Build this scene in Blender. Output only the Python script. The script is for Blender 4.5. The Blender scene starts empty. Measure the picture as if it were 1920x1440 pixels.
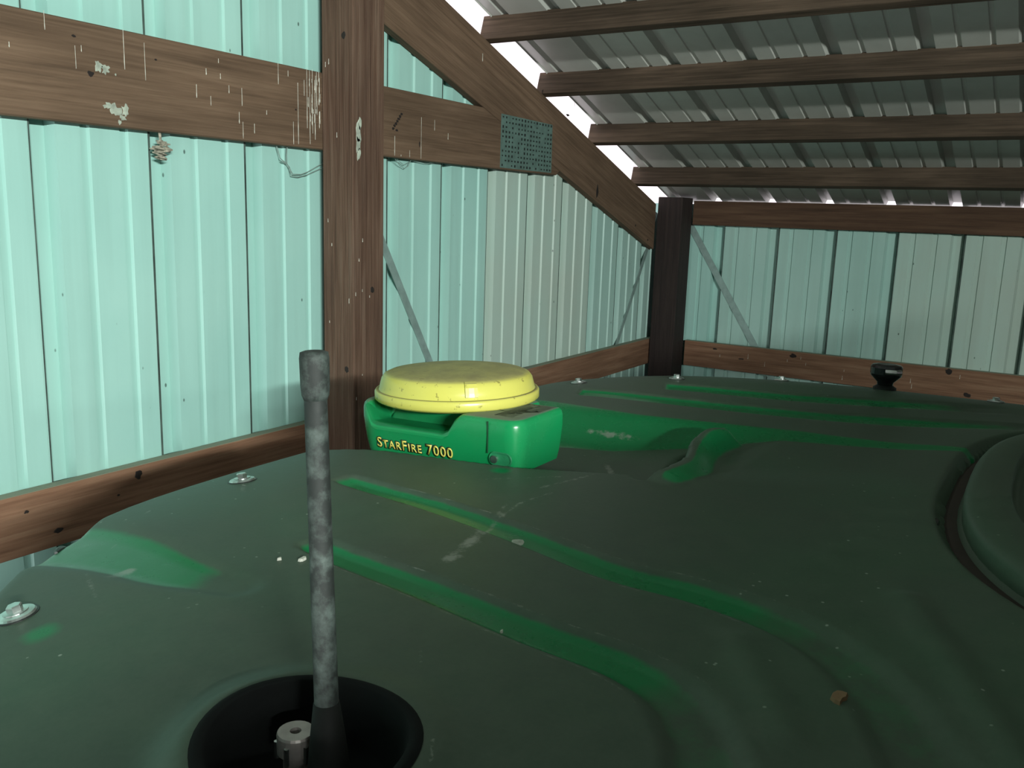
import bpy, bmesh, math, random
import numpy as np
from mathutils import Vector, Matrix

random.seed(7)
S = bpy.context.scene
COL = S.collection
ZC = 3.4                      # camera height above the barn floor

# ------------------------------------------------------------------ camera
def set_camera():
    f, yaw, pit, rol = 1656.4, math.radians(31.703), math.radians(10.905), math.radians(1.86)
    cy, sy, cp, sp = math.cos(yaw), math.sin(yaw), math.cos(pit), math.sin(pit)
    fw = Vector((cy*cp, sy*cp, -sp)); rt = Vector((sy, -cy, 0)); up = rt.cross(fw)
    c, s = math.cos(rol), math.sin(rol)
    r2 = c*rt + s*up; u2 = -s*rt + c*up
    cam = bpy.data.cameras.new('camera'); o = bpy.data.objects.new('camera', cam); COL.objects.link(o)
    o.matrix_world = Matrix(((r2.x, u2.x, -fw.x, 0), (r2.y, u2.y, -fw.y, 0), (r2.z, u2.z, -fw.z, ZC), (0, 0, 0, 1)))
    cam.sensor_width = 36; cam.lens = f/1920*36; cam.clip_start = .02
    S.camera = o
set_camera()

# ------------------------------------------------------------------ sky, added lights, exposure
W = bpy.data.worlds.new('sky'); S.world = W; W.use_nodes = True
W.node_tree.nodes['Background'].inputs[0].default_value = (1.0, .90, .97, 1)
W.node_tree.nodes['Background'].inputs[1].default_value = 1.5
S.view_settings.view_transform = 'Standard'; S.view_settings.look = 'None'
S.view_settings.gamma = 1; S.view_settings.exposure = 0; S.view_settings.use_curve_mapping = False

def area(name, loc, target, sx, sy, power, col):
    l = bpy.data.lights.new(name, 'AREA'); l.shape = 'RECTANGLE'; l.size = sx; l.size_y = sy
    l.energy = power; l.color = col
    o = bpy.data.objects.new(name, l); COL.objects.link(o)
    o.location = loc
    o.rotation_euler = (Vector(target)-Vector(loc)).to_track_quat('-Z', 'Y').to_euler()
    return o
# added lights, both unseen: a key behind the photographer and a doorway fill
KEY_POS = (-1.8, -3.3, ZC+.87)
def added_key_light():            # added strip light, 1.4 m long, lying along the building's x axis
    o = area('added_key_light', KEY_POS, (0, 0, 0), 1.3, .08, 318, (.93, 1, .95))
    d = Vector((.22, 1, -.03)).normalized(); x = Vector((1, -.22, 0)).normalized(); y = (-d).cross(x)
    o.rotation_euler = Matrix((x, y, -d)).transposed().to_euler()
    o.data.spread = math.radians(150)
added_key_light()
area('added_door_fill', (-3.35, .35, 1.30), (0, .60, 1.35), 2.9, 2.5, 65, (.93, 1, .97))

# ------------------------------------------------------------------ materials
def mat(name):
    m = bpy.data.materials.new(name); m.use_nodes = True
    return m, m.node_tree.nodes, m.node_tree.links, m.node_tree.nodes['Principled BSDF']
def N(ns, t, **k):
    n = ns.new(t)
    for a, v in k.items(): setattr(n, a, v)
    return n
def noise(ns, ls, scale, detail=4, vec=None, rough=.55):
    n = N(ns, 'ShaderNodeTexNoise'); n.inputs['Scale'].default_value = scale; n.inputs['Detail'].default_value = detail
    n.inputs['Roughness'].default_value = rough
    if vec is not None: ls.new(vec, n.inputs['Vector'])
    return n.outputs['Fac']
def ramp(ns, ls, fac, stops):
    r = N(ns, 'ShaderNodeValToRGB'); e = r.color_ramp.elements
    while len(e) < len(stops): e.new(.5)
    for q, (p, c) in zip(e, stops): q.position = p; q.color = (c if len(c) == 4 else (*c, 1)) if isinstance(c, tuple) else (c, c, c, 1)
    ls.new(fac, r.inputs[0]); return r.outputs[0]
def mix(ns, ls, fac, a, b, mode='MIX'):
    m = N(ns, 'ShaderNodeMix', data_type='RGBA', blend_type=mode)
    for sock, v in ((m.inputs[0], fac), (m.inputs[6], a), (m.inputs[7], b)):
        if isinstance(v, (int, float)): sock.default_value = v
        elif isinstance(v, tuple): sock.default_value = (*v, 1) if len(v) == 3 else v
        else: ls.new(v, sock)
    return m.outputs[2]
def math_(ns, ls, op, a, b=None):
    m = N(ns, 'ShaderNodeMath', operation=op)
    for i, v in enumerate((a, b)):
        if v is None: continue
        if isinstance(v, (int, float)): m.inputs[i].default_value = v
        else: ls.new(v, m.inputs[i])
    return m.outputs[0]
def coords(ns, ls, scale=(1, 1, 1), rnd=True):
    tc = N(ns, 'ShaderNodeTexCoord'); mp = N(ns, 'ShaderNodeMapping'); mp.inputs['Scale'].default_value = scale
    ls.new(tc.outputs['Object'], mp.inputs['Vector'])
    if rnd:
        oi = N(ns, 'ShaderNodeObjectInfo'); cm = N(ns, 'ShaderNodeCombineXYZ')
        k = math_(ns, ls, 'MULTIPLY', oi.outputs['Random'], 37.)
        for i in range(3): ls.new(k, cm.inputs[i])
        ls.new(cm.outputs[0], mp.inputs['Location'])
    return mp.outputs['Vector']
def bump(ns, ls, h, bs, strength=.3, dist=.002):
    b = N(ns, 'ShaderNodeBump'); b.inputs['Strength'].default_value = strength; b.inputs['Distance'].default_value = dist
    ls.new(h, b.inputs['Height']); ls.new(b.outputs[0], bs.inputs['Normal'])
def upness(ns, ls, lo, hi):
    g = N(ns, 'ShaderNodeNewGeometry'); s = N(ns, 'ShaderNodeSeparateXYZ'); ls.new(g.outputs['Normal'], s.inputs[0])
    m = N(ns, 'ShaderNodeMapRange'); m.inputs[1].default_value = lo; m.inputs[2].default_value = hi
    ls.new(s.outputs['Z'], m.inputs[0]); return m.outputs[0]

def wood(name, dark, mid, light, dust=(.17, .18, .14), stain=.5, rough=.8, gs=1., bmp=.5):
    m, ns, ls, bs = mat(name)
    v = coords(ns, ls, (.9*gs, 16*gs, 16*gs))
    g = noise(ns, ls, 3.2, 8, v, .62)
    v2 = coords(ns, ls, (1.6, 5, 5)); g2 = noise(ns, ls, 1.3, 4, v2)
    v3 = coords(ns, ls, (2.0, 90, 90)); g3 = noise(ns, ls, 2, 3, v3)
    c = ramp(ns, ls, g, [(.28, dark), (.5, mid), (.75, light)])
    c = mix(ns, ls, ramp(ns, ls, g2, [(.35, 0.), (.65, 1.)]), c, mix(ns, ls, stain, c, dark))
    c = mix(ns, ls, .25, c, ramp(ns, ls, g3, [(.35, dark), (.7, light)]))
    c = mix(ns, ls, upness(ns, ls, .8, .95), c, dust)
    ls.new(c, bs.inputs['Base Color']); bs.inputs['Roughness'].default_value = rough
    bs.inputs['Specular IOR Level'].default_value = .25
    bump(ns, ls, math_(ns, ls, 'ADD', g, g3), bs, bmp, .003)
    return m
WOOD = wood('girt_wood', (.080, .050, .031), (.170, .107, .068), (.235, .157, .104), stain=.7)
WOOD_RED = wood('red_girt_wood', (.11, .055, .032), (.24, .125, .075), (.34, .21, .135), stain=.4, dust=(.27, .29, .22))
POSTW = wood('post_wood', (.058, .031, .021), (.132, .074, .048), (.21, .145, .105), stain=.5, gs=.8, bmp=1.)
POSTD = wood('corner_post_wood', (.016, .012, .012), (.030, .021, .019), (.05, .036, .03), stain=.5)
PURLW = wood('purlin_wood', (.026, .018, .011), (.088, .060, .040), (.16, .11, .078), stain=.95, gs=.6)
EAVEW = wood('eave_wood', (.045, .024, .015), (.10, .054, .033), (.15, .09, .055), stain=.6)

def sheet(name, c1, c2, dirt, rough=.42, specks=True):
    m, ns, ls, bs = mat(name)
    v = coords(ns, ls); n1 = noise(ns, ls, 1.6, 5, v)
    vs = coords(ns, ls, (14, 14, .7)); n2 = noise(ns, ls, 1.0, 5, vs)
    c = mix(ns, ls, ramp(ns, ls, n1, [(.35, 0.), (.68, 1.)]), c1, c2)
    c = mix(ns, ls, math_(ns, ls, 'MULTIPLY', ramp(ns, ls, n2, [(.45, 0.), (.8, 1.)]), .45), c, dirt)
    if specks:
        vv = coords(ns, ls, (1, 1, .55)); vo = N(ns, 'ShaderNodeTexVoronoi'); vo.inputs['Scale'].default_value = 16
        ls.new(vv, vo.inputs['Vector'])
        sp = ramp(ns, ls, vo.outputs['Distance'], [(.035, 1.), (.06, 0.)])
        k = noise(ns, ls, 5, 2, v); sp = math_(ns, ls, 'MULTIPLY', sp, ramp(ns, ls, k, [(.45, 0.), (.50, 1.)]))
        c = mix(ns, ls, math_(ns, ls, 'MULTIPLY', sp, .8), c, (.03, .05, .04))
    ls.new(c, bs.inputs['Base Color']); bs.inputs['Roughness'].default_value = rough
    bs.inputs['Specular IOR Level'].default_value = .45
    bump(ns, ls, noise(ns, ls, 3.0, 2, v), bs, .12, .01)
    return m
TEAL = sheet('teal_sheet', (.34, .60, .54), (.40, .66, .59), (.25, .42, .37))
TEAL_B = sheet('pale_teal_sheet', (.36, .57, .51), (.42, .62, .56), (.28, .41, .36))
GREYT = sheet('dusty_teal_sheet', (.44, .60, .53), (.46, .56, .49), (.36, .40, .34))
ROOFM = sheet('roof_sheet', (.50, .51, .47), (.56, .57, .52), (.40, .41, .37), rough=.35, specks=False)

def plain(name, col, rough=.5, metal=0., spec=.5, var=.25, scale=30, bumps=0.):
    m, ns, ls, bs = mat(name)
    v = coords(ns, ls); n = noise(ns, ls, scale, 4, v)
    d = tuple(x*(1-var) for x in col); e = tuple(min(1, x*(1+var)) for x in col)
    ls.new(ramp(ns, ls, n, [(.3, d), (.7, e)]), bs.inputs['Base Color'])
    bs.inputs['Roughness'].default_value = rough; bs.inputs['Metallic'].default_value = metal
    bs.inputs['Specular IOR Level'].default_value = spec
    if bumps: bump(ns, ls, n, bs, bumps, .002)
    return m
RIB_SHADE = plain('rib_shade', (.055, .085, .072), .8, var=.6, scale=12)
GREEN_P = (.008, .27, .085)
BLACK = plain('black_rubber', (.012, .014, .013), .45)
BLACKG = plain('black_gloss_plastic', (.008, .009, .010), .18)
STEEL = plain('zinc_bolt', (.62, .66, .64), .32, 1.)
GALV = plain('galvanised_strap', (.30, .42, .39), .5, .35, var=.15)
PLATE = plain('nail_plate_steel', (.16, .26, .23), .5, .4, var=.2)
SLOT = plain('slot_dark', (.012, .018, .016), .8)
DROP = plain('dropping_white', (.62, .62, .54), .9, var=.3, scale=60)
MUD = plain('pale_mud', (.36, .40, .33), .9, var=.35, scale=50)
KNOT = plain('knot_dark', (.014, .009, .007), .8)
FLOORM = plain('concrete', (.11, .10, .085), .9, var=.3, scale=4)
NESTM = plain('paper_nest', (.30, .28, .22), .9, var=.6, scale=120)
WEBM = plain('cobweb', (.20, .28, .25), .9)
GLASSM, _n, _l, _b = mat('cab_glass'); _b.inputs['Base Color'].default_value = (.02, .03, .03, 1); _b.inputs['Roughness'].default_value = .05
LETTER = plain('letter_yellow', (.80, .70, .14), .4, var=.05)

def green_plain(name='green_plastic', dusty=.25, col=GREEN_P, uplo=.75, uphi=.98):
    m, ns, ls, bs = mat(name); v = coords(ns, ls)
    n = noise(ns, ls, 9, 6, v); n2 = noise(ns, ls, 60, 4, v)
    f = math_(ns, ls, 'MULTIPLY', upness(ns, ls, uplo, uphi), .9)
    f = math_(ns, ls, 'MAXIMUM', f, math_(ns, ls, 'MULTIPLY', ramp(ns, ls, n, [(.45, 0.), (.8, 1.)]), dusty))
    c = mix(ns, ls, f, col, mix(ns, ls, n2, (.13, .15, .12), (.20, .21, .17)))
    ls.new(c, bs.inputs['Base Color'])
    ls.new(math_(ns, ls, 'ADD', .26, math_(ns, ls, 'MULTIPLY', f, .45)), bs.inputs['Roughness'])
    return m
GREEN = green_plain()

def roof_material():
    m, ns, ls, bs = mat('dusty_green_roof'); v = coords(ns, ls, rnd=False)
    at = N(ns, 'ShaderNodeAttribute', attribute_name='clean'); cl = at.outputs['Fac']
    a2 = N(ns, 'ShaderNodeAttribute', attribute_name='scuff_glint'); sc = a2.outputs['Fac']
    n1 = noise(ns, ls, 3.0, 6, v); n2 = noise(ns, ls, 26, 6, v, .65); n3 = noise(ns, ls, 160, 3, v)
    # dust cover: everywhere but the washed channels, a little thinner in patches
    cl2 = math_(ns, ls, 'ADD', cl, math_(ns, ls, 'MULTIPLY', math_(ns, ls, 'SUBTRACT', n2, .5), .5))
    clean = ramp(ns, ls, cl2, [(.25, 0.), (.62, 1.)])
    thin = math_(ns, ls, 'MULTIPLY', ramp(ns, ls, n1, [(.42, 0.), (.75, 1.)]), .14)
    cover = math_(ns, ls, 'SUBTRACT', math_(ns, ls, 'SUBTRACT', .90, math_(ns, ls, 'MULTIPLY', clean, .86)), thin)
    cover = math_(ns, ls, 'MAXIMUM', cover, 0.)
    dust = mix(ns, ls, n2, (.030, .044, .033), (.092, .106, .084))
    dust = mix(ns, ls, math_(ns, ls, 'MULTIPLY', n3, .3), dust, (.12, .135, .11))
    vg = N(ns, 'ShaderNodeTexVoronoi'); vg.inputs['Scale'].default_value = 42; ls.new(v, vg.inputs['Vector'])
    gr = math_(ns, ls, 'MULTIPLY', ramp(ns, ls, vg.outputs['Distance'], [(.05, 1.), (.09, 0.)]), ramp(ns, ls, n1, [(.52, 0.), (.58, 1.)]))
    dust = mix(ns, ls, math_(ns, ls, 'MULTIPLY', gr, .8), dust, (.40, .42, .37))
    c = mix(ns, ls, cover, (.005, .175, .055), dust)
    n4 = noise(ns, ls, 38, 6, v, .75)
    s2 = ramp(ns, ls, math_(ns, ls, 'MULTIPLY', sc, n4), [(.39, 0.), (.53, 1.)])
    c = mix(ns, ls, math_(ns, ls, 'MULTIPLY', s2, .65), c, (.30, .32, .28))
    ls.new(c, bs.inputs['Base Color'])
    ls.new(math_(ns, ls, 'ADD', .22, math_(ns, ls, 'ADD', math_(ns, ls, 'MULTIPLY', cover, .22), math_(ns, ls, 'MULTIPLY', n2, .12))), bs.inputs['Roughness'])
    bs.inputs['Specular IOR Level'].default_value = .28
    bump(ns, ls, math_(ns, ls, 'ADD', n2, math_(ns, ls, 'MULTIPLY', n3, .3)), bs, .12, .002)
    return m
ROOFG = roof_material()

def dome_material():
    m, ns, ls, bs = mat('dusty_yellow_dome'); v = coords(ns, ls, rnd=False)
    n1 = noise(ns, ls, 22, 6, v, .6); n2 = noise(ns, ls, 70, 5, v, .7)
    f = math_(ns, ls, 'MULTIPLY', upness(ns, ls, .78, .97), ramp(ns, ls, n1, [(.25, .62), (.7, 1.)]))
    c = mix(ns, ls, math_(ns, ls, 'MULTIPLY', f, .88), (.66, .62, .13), mix(ns, ls, n2, (.17, .145, .075), (.34, .30, .16)))
    sp = ramp(ns, ls, n2, [(.625, 0.), (.66, 1.)])
    c = mix(ns, ls, math_(ns, ls, 'MULTIPLY', sp, .6), c, (.12, .085, .03))
    ls.new(c, bs.inputs['Base Color'])
    ls.new(math_(ns, ls, 'ADD', .28, math_(ns, ls, 'MULTIPLY', f, .3)), bs.inputs['Roughness'])
    return m
YELLOW = dome_material()

def dusty_black(name, col=(.012, .016, .014), dcol=(.075, .10, .088), lo=.46, hi=.72):
    m, ns, ls, bs = mat(name); v = coords(ns, ls)
    n = noise(ns, ls, 55, 6, v, .65)
    ls.new(mix(ns, ls, ramp(ns, ls, n, [(lo, 0.), (hi, 1.)]), col, dcol), bs.inputs['Base Color'])
    bs.inputs['Roughness'].default_value = .7; bump(ns, ls, n, bs, .3, .002)
    return m
ANTM = dusty_black('dusty_antenna_rubber')

# ------------------------------------------------------------------ helpers
def link(name, me, m, parent=None, smooth=False):
    o = bpy.data.objects.new(name, me); COL.objects.link(o)
    if m: me.materials.append(m)
    if parent: o.parent = parent
    if smooth:
        me.polygons.foreach_set('use_smooth', [True]*len(me.polygons))
    return o
def obj(name, bm, m, parent=None, smooth=False):
    bmesh.ops.recalc_face_normals(bm, faces=bm.faces)
    me = bpy.data.meshes.new(name); bm.to_mesh(me); bm.free()
    return link(name, me, m, parent, smooth)
def tag(o, label=None, cat=None, group=None, kind=None):
    for k, v in (('label', label), ('category', cat), ('group', group), ('kind', kind)):
        if v: o[k] = v
    return o
def empty(name, loc=(0, 0, 0), **k):
    o = bpy.data.objects.new(name, None); COL.objects.link(o); o.location = loc; o.empty_display_size = .1
    return tag(o, **k)
def box(bm, lo, hi, bev=0.):
    r = bmesh.ops.create_cube(bm, size=1)
    vs = r['verts']
    for v in vs: v.co = Vector([(l+h)/2 + c*(h-l) for c, l, h in zip(v.co, lo, hi)])
    if bev:
        es = list({e for v in vs for e in v.link_edges})
        bmesh.ops.bevel(bm, geom=es, offset=bev, segments=2, affect='EDGES', profile=.5)
def prism(bm, pts, y0, y1):   # polygon in (x, z) between y0 and y1
    a = [bm.verts.new((x, y0, z)) for x, z in pts]; b = [bm.verts.new((x, y1, z)) for x, z in pts]
    bm.faces.new(a); bm.faces.new(b[::-1])
    for i in range(len(pts)):
        j = (i+1) % len(pts); bm.faces.new((a[i], b[i], b[j], a[j]))
def lathe(bm, prof, n=48, cx=0, cy=0, cz=0, cap=True):
    rings = []
    for r, z in prof:
        rings.append([bm.verts.new((cx+r*math.cos(2*math.pi*k/n), cy+r*math.sin(2*math.pi*k/n), cz+z)) for k in range(n)])
    for a, b in zip(rings, rings[1:]):
        for k in range(n): bm.faces.new((a[k], a[(k+1) % n], b[(k+1) % n], b[k]))
    if cap: bm.faces.new(rings[0][::-1]); bm.faces.new(rings[-1])
def tube(bm, pts, r, n=8):
    pts = [Vector(p) for p in pts]; rs = [float(q) for q in r] if isinstance(r, (list, tuple)) else [float(r)]*len(pts)
    rings = []
    for i, p in enumerate(pts):
        d = (pts[min(i+1, len(pts)-1)]-pts[max(i-1, 0)]).normalized()
        a = d.orthogonal().normalized() if i == 0 else (ref - d*ref.dot(d)).normalized()
        ref = a; b = d.cross(a)
        rings.append([bm.verts.new(p + rs[i]*(math.cos(2*math.pi*k/n)*a + math.sin(2*math.pi*k/n)*b)) for k in range(n)])
    for a, b in zip(rings, rings[1:]):
        for k in range(n): bm.faces.new((a[k], a[(k+1) % n], b[(k+1) % n], b[k]))
    bm.faces.new(rings[0][::-1]); bm.faces.new(rings[-1])
def beam(name, p0, p1, h, t, m, parent=None, up=(0, 0, 1), bev=.003):
    """timber from p0 to p1 (axis of the top edge middle), local X along it, h below the axis, t thick"""
    p0 = Vector(p0); p1 = Vector(p1); x = (p1-p0); L = x.length; x.normalize()
    y = Vector(up).cross(x).normalized(); z = x.cross(y)
    bm = bmesh.new(); box(bm, (0, -t/2, -h), (L, t/2, 0), bev)
    o = obj(name, bm, m, parent)
    o.matrix_world = Matrix(((x.x, y.x, z.x, p0.x), (x.y, y.y, z.y, p0.y), (x.z, y.z, z.z, p0.z), (0, 0, 0, 1)))
    return o
def child_at(parent, o):
    """parent o keeping its place in the world"""
    bpy.context.view_layer.update()
    mw = o.matrix_world.copy(); o.parent = parent; o.matrix_parent_inverse = parent.matrix_world.inverted(); o.matrix_world = mw
    return o
rel = lambda x, y, z: (x, y, z+ZC)

# ------------------------------------------------------------------ the barn shell
YL, XB = 1.97, 4.76            # inside faces of the left (gable) wall and of the back (eave) wall
PL, PB = .3035, .2945          # rib pitch of the two walls
RZ = lambda x: 1.574 - .3286*x         # top of the rafters
RU = lambda x: 1.668 - .3286*x         # underside of the roof sheets
def profile(s0, pitch, n, depth=.030):
    """rib profile over n pitches starting in the middle of a flat: list of (s, outward depth)"""
    out = []
    for k in range(n):
        c = s0 + k*pitch
        out += [(c-.036, 0), (c-.030, 0), (c-.022, depth), (c+.021, depth), (c+.030, 0)]
        for q in (1/3, 2/3):
            d = c + q*pitch
            out += [(d-.012, 0), (d-.009, .0065), (d+.008, .0065), (d+.0125, 0)]
    return out
def wall_panel(parent, s0, pitch, axis, top, m, n=3):
    pr = profile(s0, pitch, n); pr = [(s0-.0375, 0.)] + pr + [(s0+n*pitch-.0335, 0.)]
    bm = bmesh.new(); rows = []
    for s, d in pr:
        zt = top(s); zs = (0., ZC-1.0, ZC+zt)
        rows.append([bm.verts.new((s, YL+d, z) if axis == 'x' else (XB+d, s, z)) for z in zs])
    for a, b in zip(rows, rows[1:]):
        for i in range(2): bm.faces.new((a[i], b[i], b[i+1], a[i+1]))
    o = obj('wall_panel', bm, m, parent)
    o.data.materials.append(RIB_SHADE)          # painted shadow line along the lip of every large rib
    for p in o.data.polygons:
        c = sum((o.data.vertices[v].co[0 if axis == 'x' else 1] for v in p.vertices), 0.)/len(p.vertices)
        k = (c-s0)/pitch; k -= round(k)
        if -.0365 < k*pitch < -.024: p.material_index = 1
    sm = o.modifiers.new('thickness', 'SOLIDIFY'); sm.thickness = .0012; sm.offset = 0
    return o
wl = empty('wall_left', (0, 0, 0), kind='structure'); wb = empty('wall_back', (0, 0, 0), kind='structure')
for k, m in zip(range(-5, 4), (TEAL, TEAL_B, TEAL, TEAL, TEAL, TEAL, TEAL, GREYT, TEAL_B)):
    s0 = 1.168 + 3*PL*k
    if s0 > 4.7: continue
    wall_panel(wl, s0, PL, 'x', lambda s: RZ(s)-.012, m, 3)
for k, m in zip(range(-6, 2), (TEAL, GREYT, TEAL, TEAL_B, TEAL, GREYT, TEAL_B, TEAL)):
    s0 = 1.639 - .883 + 3*PB*k
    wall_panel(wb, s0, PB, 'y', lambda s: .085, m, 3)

bm = bmesh.new(); box(bm, (-6.5, -7, -.15), (6, 2.6, 0)); tag(obj('floor', bm, FLOORM), kind='structure')
# far walls of the barn behind the photographer, the near one with a doorway added for fill light
DARKW = plain('dark_boards', (.05, .04, .032), .9)
bm = bmesh.new()
for lo, hi in (((-3.5, -7, 0), (-3.42, -1.15, 4.0)), ((-3.5, 1.82, 0), (-3.42, YL, 4.0)), ((-3.5, -7, 2.8), (-3.42, YL, 6.1))):
    box(bm, lo, hi)
tag(obj('wall_near', bm, DARKW), kind='structure')
bm = bmesh.new(); box(bm, (-3.5, -6.1, 0), (4.80, -6.02, 3.36))
prism(bm, [(-3.5, 3.36), (4.80, 3.36), (-3.5, ZC+RU(-3.5)-.01)], -6.1, -6.02)
tag(obj('wall_outer', bm, DARKW), kind='structure')
# added screen of boards, out of view, shading the near cab roof, open above 3.72 m
wr = empty('shade_partition', (0, 0, 0), kind='structure')
for k in range(13):
    bm = bmesh.new(); box(bm, (-3.42, -1.625, .2865*k), (.75, -1.60, .2865*k+.2840), .002)
    obj('shade_plank', bm, DARKW, wr)

# roof sheets: ribs run down the slope, sheets side by side along y
ce = empty('ceiling', kind='structure')
sl = math.atan(.3286); XE = 4.795; XT = -3.6
def roof_panel(y0, n=3):
    pr = profile(y0, -PB, n, .036)
    seq = []
    for i in range(n):          # rebuild in falling y
        c = y0 - i*PB
        seq += [(c+.028, 0), (c+.019, .031), (c-.019, .031), (c-.028, 0)]
        for q in (1/3, 2/3):
            d = c - q*PB; seq += [(d+.009, 0), (d+.006, .005), (d-.006, .005), (d-.009, 0)]
    seq = [(y0+.036, 0.)] + seq + [(y0-n*PB+.033, 0.)]
    bm = bmesh.new(); rows = []
    for y, d in seq:
        rows.append([bm.verts.new((x - d*math.sin(-sl)*1, y, ZC+RU(x)+d*math.cos(sl))) for x in (XT, XE)])
    for a, b in zip(rows, rows[1:]): bm.faces.new((a[0], b[0], b[1], a[1]))
    o = obj('roof_panel', bm, ROOFM, ce)
    sm = o.modifiers.new('thickness', 'SOLIDIFY'); sm.thickness = .001; sm.offset = 0
ys = 1.664
while ys > -6.2:
    roof_panel(ys); ys -= 3*PB
# outermost sheet strip up to the rake edge, with a fold
bm = bmesh.new(); rows = []
for y, d in ((1.930, -.004), (1.927, .002), (1.884, .002), (1.876, .020), (1.860, .020), (1.852, 0), (1.70, 0)):
    rows.append([bm.verts.new((x, y, ZC+RU(x)+d)) for x in (XT, XE)])
for a, b in zip(rows, rows[1:]): bm.faces.new((a[0], b[0], b[1], a[1]))
o = obj('roof_panel', bm, ROOFM, ce); sm = o.modifiers.new('thickness', 'SOLIDIFY'); sm.thickness = .001; sm.offset = 0

# ------------------------------------------------------------------ decals with thickness: knots, droppings
def blob(bm, c, r1, r2, ax, up, nrm, th=.0012, n=11, wob=.3, seed=0):
    """thin irregular lump lying on a face: ax/up span the face, nrm points out of it"""
    rr = random.Random(seed); c = Vector(c); ax = Vector(ax); up = Vector(up); nrm = Vector(nrm)
    ring = []; 
    for k in range(n):
        a = 2*math.pi*k/n; w = 1 + rr.uniform(-wob, wob)
        ring.append(c + ax*r1*w*math.cos(a) + up*r2*w*math.sin(a))
    lo = [bm.verts.new(p - nrm*.0006) for p in ring]; hi = [bm.verts.new(c + (p-c)*.82 + nrm*th) for p in ring]
    bm.faces.new(hi)
    for k in range(n):
        j = (k+1) % n; bm.faces.new((lo[k], lo[j], hi[j], hi[k]))
def drip(bm, c, ztop, zbot, w, ax, nrm, seed=0):
    rr = random.Random(seed); c = Vector(c); ax = Vector(ax); nrm = Vector(nrm); L = []; R = []
    n = 6
    for k in range(n):
        t = k/(n-1); z = ztop + (zbot-ztop)*t
        ww = w*(.35+.25*rr.random()+(.6 if k == n-2 else 0)+(0 if k < n-1 else -.1)); o = rr.uniform(-.15, .15)*w
        p = Vector((c.x, c.y, z))
        L.append(p + ax*(o-ww)); R.append(p + ax*(o+ww))
    for k in range(n-1):
        q = [bm.verts.new(v) for v in (L[k]-nrm*.0004, R[k]-nrm*.0004, R[k+1]-nrm*.0004, L[k+1]-nrm*.0004)]
        s = [bm.verts.new(v) for v in (L[k]*.8+R[k]*.2+nrm*.0009, R[k]*.8+L[k]*.2+nrm*.0009, R[k+1]*.8+L[k+1]*.2+nrm*.0009, L[k+1]*.8+R[k+1]*.2+nrm*.0009)]
        bm.faces.new(s)
        for i in range(4):
            j = (i+1) % 4; bm.faces.new((q[i], q[j], s[j], s[i]))
UX, UY, UZ = Vector((1, 0, 0)), Vector((0, 1, 0)), Vector((0, 0, 1))
YF = 1.932                         # inner face of the truss and of the girts on the left wall
FL = dict(ax=UX, up=UZ, nrm=-UY)

# ------------------------------------------------------------------ gable truss
tr = empty('roof_truss', rel(2.0, 1.951, 0), label='flat brown gable truss nailed against the teal left wall, sloping chord over level chord', cat='truss')
def poly_timber(name, pts, y0, y1, m, parent, bev=.003):
    """timber cut from a polygon in x/z; local X is the direction of its first edge"""
    a = Vector((pts[1][0]-pts[0][0], 0, pts[1][1]-pts[0][1])).normalized(); zz = Vector((-a.z, 0, a.x))
    o0 = Vector((pts[0][0], (y0+y1)/2, ZC+pts[0][1]))
    loc = []
    for x, z in pts:
        d = Vector((x, (y0+y1)/2, ZC+z))-o0; loc.append((d.dot(a), d.dot(zz)))
    bm = bmesh.new(); prism(bm, loc, -(y1-y0)/2, (y1-y0)/2)
    bmesh.ops.bevel(bm, geom=list(bm.edges), offset=bev, segments=1, affect='EDGES')
    o = obj(name, bm, m)
    yy = zz.cross(a)
    o.matrix_world = Matrix(((a.x, yy.x, zz.x, o0.x), (a.y, yy.y, zz.y, o0.y), (a.z, yy.z, zz.z, o0.z), (0, 0, 0, 1)))
    return child_at(parent, o) if parent else o
RB = lambda x: RZ(x)-.243
poly_timber('top_chord', [(-1.6, RB(-1.6)), (4.556, RB(4.556)), (4.556, RZ(4.556)), (-1.6, RZ(-1.6))], YF, YL-.001, WOOD, tr)
poly_timber('bottom_chord', [(-1.6, .170), (3.44, .170), (3.47, RB(3.47)-.001), (2.865, RB(2.865)-.001), (-1.6, .396)], YF, YL-.001, WOOD, tr)
gp = bmesh.new(); prism(gp, [(2.985, .379+ZC), (2.985, .176+ZC), (3.388, .177+ZC), (3.384, .376+ZC)], YF-.0022, YF)
plate = child_at(tr, obj('gusset_plate', gp, PLATE)); plate['label'] = 'grey perforated steel nail plate over the joint'
sb = bmesh.new()
for i in range(17):
    for j in range(11):
        x = 2.985 + .40*(i+.5)/17; z = .1775 + .2*(j+.5)/11 + ZC
        if random.random() < .13: continue
        w, h = random.uniform(.0035, .0055), random.uniform(.0022, .0052)
        box(sb, (x-w, YF-.0032, z-h), (x+w, YF-.0018, z+h))
so = obj('tooth_slots', sb, SLOT); child_at(plate, so); so['kind'] = 'stuff'
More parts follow.
